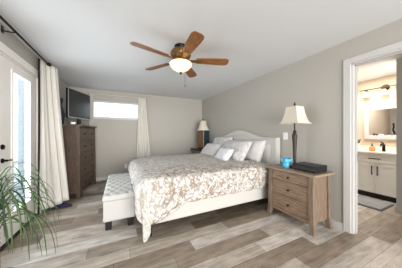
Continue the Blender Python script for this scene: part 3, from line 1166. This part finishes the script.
TVa, TVb = Vector((-.90, 4.06)), Vector((-.62, 4.70))
tvc = (TVa + TVb) / 2
tva = math.atan2(TVb.y - TVa.y, TVb.x - TVa.x)
tw = (TVb - TVa).length / 2
tv = thing('television', 'black flat-screen television turned towards the bed on the dresser', 'television', (tvc.x, tvc.y, dh), tva)
z0, z1 = .14, .725
MB().box(-tw, tw, .0, .045, z0, z1, .008).build('casing', M['black_plastic'], tv)
MB().box(-tw + .02, tw - .02, -.004, .001, z0 + .035, z1 - .02).build('screen', M['screen'], tv)
bz = MB()
bz.box(-tw, tw, -.007, .0, z0, z0 + .022, .002)
bz.box(-tw, -tw + .012, -.007, .0, z0, z1, .002)
bz.build('bezel_edge', M['silver_plastic'], tv)
MB().box(-.05, .05, .012, .04, .012, z0 + .1, .004).build('neck', M['black_plastic'], tv)
MB().box(-.22, .20, -.085, .10, 0, .014, .005).build('stand', M['black_plastic'], tv)
rt = MB().box(-.84, -.765, 3.965, 4.03, dh, dh + .05, .014, 3).build('small_box', M['white_plastic'])
tag(rt, 'small white gadget on the dresser below the television corner', 'gadget')
dvz = thing('vase', 'tall blue-black vase on the dresser beside the television', 'vase', (-1.02, 4.04, dh))
MB().lathe([(.05, 0), (.062, .02), (.07, .1), (.078, .18), (.066, .26), (.042, .32), (.032, .36), (.04, .42), (.05, .47), (.044, .5)], n=20).build('vase_body', M['dark_vase'], dvz, True)

# navy shoe under the curtain
so = thing('shoe', 'navy blue shoe on the floor below the cream curtain', 'shoe', (-.88, 3.55, 0), D2R(4))


def shoe_u(u, v):
    x = -.15 + .29 * u
    hw_ = .042 * (math.sin(PI * min(1, max(0, .06 + .9 * u))) ** .4) * (1.08 if u > .5 else .92)
    hh = .085 if u < .45 else .085 - .05 * ((u - .45) / .55) ** 1.1
    if u > .93 or u < .03:
        hw_ *= .6
    an = PI * v
    return (x, hw_ * math.cos(an), .018 + (hh - .018) * math.sin(an) ** .7)


sheet(shoe_u, 24, 12, 'upper', M['navy'], so, .004)
sl = MB()
out = [(-.155 + .30 * i / 16, (.048 if i > 8 else .042) * (math.sin(PI * min(1, max(0, .08 + .86 * i / 16))) ** .45)) for i in range(17)]
lo = [(x, y) for x, y in out] + [(x, -y) for x, y in reversed(out)]
sl.prism([(x, y, 0) for x, y in lo], [(x, y, .02) for x, y in lo])
sl.build('sole', M['dark_brown'], so)

# ------------------------------------------------------------------ potted palm in the near left corner
PX, PY = -.90, 1.95
pl = thing('potted_palm', 'potted palm with long drooping strap leaves by the patio door', 'plant', (PX, PY, 0))
MB().lathe([(.085, 0), (.095, .012), (.105, .05), (.108, .065), (.11, .072), (.102, .073), (.098, .06)], n=24).build('pot', M['pot'], pl, True)
MB().lathe([(.094, .045), (.098, .062)], n=24).build('soil', M['soil'], pl)
tk = MB()
tp = []
for i in range(40):
    z = .055 + i * .0195
    tp.append((.022 + .003 * (i % 2) - .0002 * i, z))
tk.lathe(tp, n=12)
tk.build('trunk', M['trunk'], pl)


def leaf(bm, base, az, el, ln, wd, droop, n=14, xmin=-.21):
    p = Vector(base)
    d = Vector((math.cos(az) * math.cos(el), math.sin(az) * math.cos(el), math.sin(el)))
    prev = None
    for i in range(n + 1):
        t_ = i / n
        side = Vector((-math.sin(az), math.cos(az), 0))
        up_ = side.cross(d).normalized()
        w_ = wd * (min(1, .45 + 3 * t_)) * (1 - t_ ** 3) ** .8 + .0008
        ring = [bm.verts.new(p - side * w_ + up_ * w_ * .35), bm.verts.new(p), bm.verts.new(p + side * w_ + up_ * w_ * .35)]
        if prev:
            bm.faces.new([prev[0], prev[1], ring[1], ring[0]])
            bm.faces.new([prev[1], prev[2], ring[2], ring[1]])
        prev = ring
        p = p + d * ln / n
        p.x = max(p.x, xmin)
        d = (d + Vector((0, 0, -1)) * droop / n * (0.7 + .9 * t_)).normalized()


def foliage(name, specs, material):
    bm = bmesh.new()
    for s in specs:
        leaf(bm, *s)
    me_ = bpy.data.meshes.new(name)
    bm.to_mesh(me_)
    bm.free()
    me_.materials.append(material)
    for p in me_.polygons:
        p.use_smooth = True
    o = bpy.data.objects.new(name, me_)
    COL.objects.link(o)
    o.parent = pl
    s_ = o.modifiers.new('thickness', 'SOLIDIFY')
    s_.thickness = .0012
    return o


rp = random.Random(5)
wide, thin = [], []
for i in range(48):
    az = i * 2.4 + rp.uniform(-.2, .2)
    base = (rp.uniform(-.012, .012), rp.uniform(-.012, .012), .42 + .42 * i / 48)
    wide.append((base, az, D2R(rp.uniform(30, 80)), rp.uniform(.5, .78), rp.uniform(.006, .010), rp.uniform(4.4, 6.2)))
for i in range(44):
    az = i * 2.4 + 1.1 + rp.uniform(-.2, .2)
    base = (rp.uniform(-.012, .012), rp.uniform(-.012, .012), .46 + .38 * i / 44)
    thin.append((base, az, D2R(rp.uniform(25, 80)), rp.uniform(.45, .7), rp.uniform(.003, .005), rp.uniform(3.6, 5.4)))
foliage('leaves', wide, M['green'])
foliage('dark_leaves', thin, M['dgreen'])

# ------------------------------------------------------------------ bathroom
vx0, vy0, vy1 = 4.45, 1.085, 1.69
vc = (vy0 + vy1) / 2
va = thing('bathroom_vanity', 'white two-door bathroom vanity with black pulls', 'vanity', (vx0, vc, 0))
hw = (vy1 - vy0) / 2
MB().box(.018, .48, -hw, hw, .1, .865, .003).build('body', M['vanity'], va)
MB().box(.024, .48, -hw + .005, hw - .005, 0, .1).build('toe_kick', M['black_leg'], va)


def shaker(name, ya, yb_, za, zb, rail):
    m_ = MB()
    m_.box(.006, .018, ya + rail, yb_ - rail, za + rail, zb - rail)
    m_.box(0, .018, ya, ya + rail, za, zb, .002)
    m_.box(0, .018, yb_ - rail, yb_, za, zb, .002)
    m_.box(0, .018, ya + rail, yb_ - rail, zb - rail, zb, .002)
    m_.box(0, .018, ya + rail, yb_ - rail, za, za + rail, .002)
    return m_.build(name, M['vanity'], va)


def pull(par, y0_, y1_, z0_, z1_):
    m_ = MB()
    m_.box(-.032, -.02, y0_, y1_, z0_, z1_, .003)
    if z1_ - z0_ > y1_ - y0_:
        for z in (z0_ + .02, z1_ - .032):
            m_.box(-.022, 0, y0_ + .002, y1_ - .002, z, z + .012)
    else:
        for y in (y0_ + .02, y1_ - .032):
            m_.box(-.022, 0, y, y + .012, z0_ + .002, z1_ - .002)
    m_.build('pull', M['black_metal'], par)


d1 = shaker('cabinet_door', -hw + .006, -.003, .1, .675, .055)
pull(d1, -.046, -.032, .45, .63)
d2 = shaker('cabinet_door', .003, hw - .006, .1, .675, .055)
pull(d2, .032, .046, .45, .63)
d3 = shaker('drawer', -hw + .006, hw - .006, .69, .855, .04)
pull(d3, -.085, .085, .764, .778)
ct = MB().box(vx0 - .03, XB, .99, 1.80, .866, .902, .004)
ct.box(XB - .02, XB, .99, 1.80, .902, .99, .003)
tag(ct.build('countertop', M['counter']), 'cream countertop with a low backsplash on the vanity', 'countertop')

fa = thing('faucet', 'black bathroom faucet on the cream countertop', 'faucet', (4.74, 1.35, .902))
MB().lathe([(.03, 0), (.03, .01), (.024, .015), (.024, .13), (.02, .14)], n=14).build('body', M['black_metal'], fa, True)
MB().tube([(0, 0, .10), (-.05, 0, .145), (-.1, 0, .15), (-.14, 0, .13), (-.15, 0, .10)], .017, 10).build('spout', M['black_metal'], fa, True)
MB().tube([(0, 0, .14), (.0, .0, .165), (.015, .05, .185)], .01, 8).build('handle', M['black_metal'], fa, True)
sp = thing('soap_bottle', 'amber soap bottle with black pump on the vanity', 'soap bottle', (4.62, 1.48, .902))
MB().lathe([(.042, 0), (.046, .01), (.046, .075), (.034, .09), (.018, .098)], n=16).build('bottle', M['amber'], sp, True)
pm = MB().lathe([(.019, .096), (.019, .112), (.007, .114), (.007, .145)], n=12)
pm.tube([(0, 0, .145), (-.02, .0, .15), (-.045, 0, .142)], .007, 8)
pm.build('pump', M['black_metal'], sp, True)
wv = thing('vase', 'small white vase of greenery on the vanity beside the mirror', 'vase', (4.70, 1.722, .902))
MB().lathe([(.022, 0), (.03, .02), (.036, .06), (.026, .11), (.018, .13), (.024, .15)], n=16).build('vase_body', M['white_cloth'], wv, True)
bm_ = MB()
for i in range(7):
    leaf(bm_.bm, (0, 0, .14), i * .9, D2R(50 + 5 * i), .14, .008, 1.6, 8)
bm_.build('greenery', M['green'], wv)

mi = thing('framed_mirror', 'white framed mirror above the bathroom vanity', 'mirror', (XB, 1.37, 1.50))
fm = MB()
for a, b, c, d in ((-.335, -.255, -.365, .345), (.255, .335, -.365, .345), (-.255, .255, -.365, -.275), (-.255, .255, .265, .345)):
    fm.box(-.045, -.002, a, b, c, d, .006)
fm.build('frame', M['trim'], mi)
MB().box(-.022, -.004, -.26, .26, -.28, .27).build('mirror_glass', M['mirror'], mi)

lb = thing('vanity_light', 'bronze vanity light bar with frosted glass shades above mirror', 'light', (XB, 1.385, 2.21))
MB().lathe([(.065, 0), (.065, .014), (.05, .028), (.02, .034)], n=20).build('mounting_plate', M['bar_bronze'], lb, True).rotation_euler = (0, -PI / 2, 0)
br = MB().tube([(-.09, -.38, 0), (-.09, .38, 0)], .011, 10)
br.tube([(-.03, 0, 0), (-.09, 0, 0)], .011, 8)
br.build('bar', M['bar_bronze'], lb, True)
for y in (-.27, 0, .27):
    cp = MB().lathe([(.012, 0), (.03, -.015), (.034, -.035), (.026, -.04)], n=14).build('socket_cup', M['bar_bronze'], lb, True)
    cp.location = (-.09, y, -.008)
    s_ = MB().lathe([(.028, -.035), (.04, -.06), (.055, -.10), (.068, -.135), (.05, -.135)], n=18).build('glass_shade', M['bulb'], cp, True)

# small solid stand-ins for reflections in the mirror, set on its ledge and glass
for nm, lab, y, r, h, mm in (('jar', 'small dark red jar standing in for a reflection in the mirror', 1.545, .018, .045, M['red']), ('jar', 'small brown jar beside the red one, standing in for a reflection', 1.505, .014, .035, M['dark_brown'])):
    tag(MB().lathe([(r * .8, 0), (r, h * .3), (r, h * .8), (r * .7, h)], (XB - .034, y, 1.215), 12).build(nm, mm, None, True), lab, 'jar')
tag(MB().box(XB - .044, XB - .024, 1.40, 1.475, 1.215, 1.25, .006).build('reflected_block', M['white_cloth']), 'white block standing in for a reflection in the mirror', 'soap')
hk = MB().tube([(XB - .035, 1.265, 1.44), (XB - .045, 1.262, 1.38), (XB - .04, 1.275, 1.33), (XB - .05, 1.26, 1.29), (XB - .04, 1.245, 1.262), (XB - .04, 1.262, 1.245)], .007, 8)  # solid shape in place of a hook reflected in the glass
hk.box(XB - .04, XB - .022, 1.255, 1.275, 1.43, 1.46)
tag(hk.build('reflected_hook', M['black_metal'], None, True), 'thin black hook standing in for a reflection in the mirror', 'hook')

mt = thing('bath_mat', 'grey bath mat on the floor before the vanity', 'bath mat', (4.05, 1.42, 0))
MB().box(-.27, .27, -.325, .325, 0, .012, .004).build('border', M['matedge'], mt)
MB().box(-.245, .25, -.30, .30, .010, .026, .008).build('pile', M['mat'], mt)
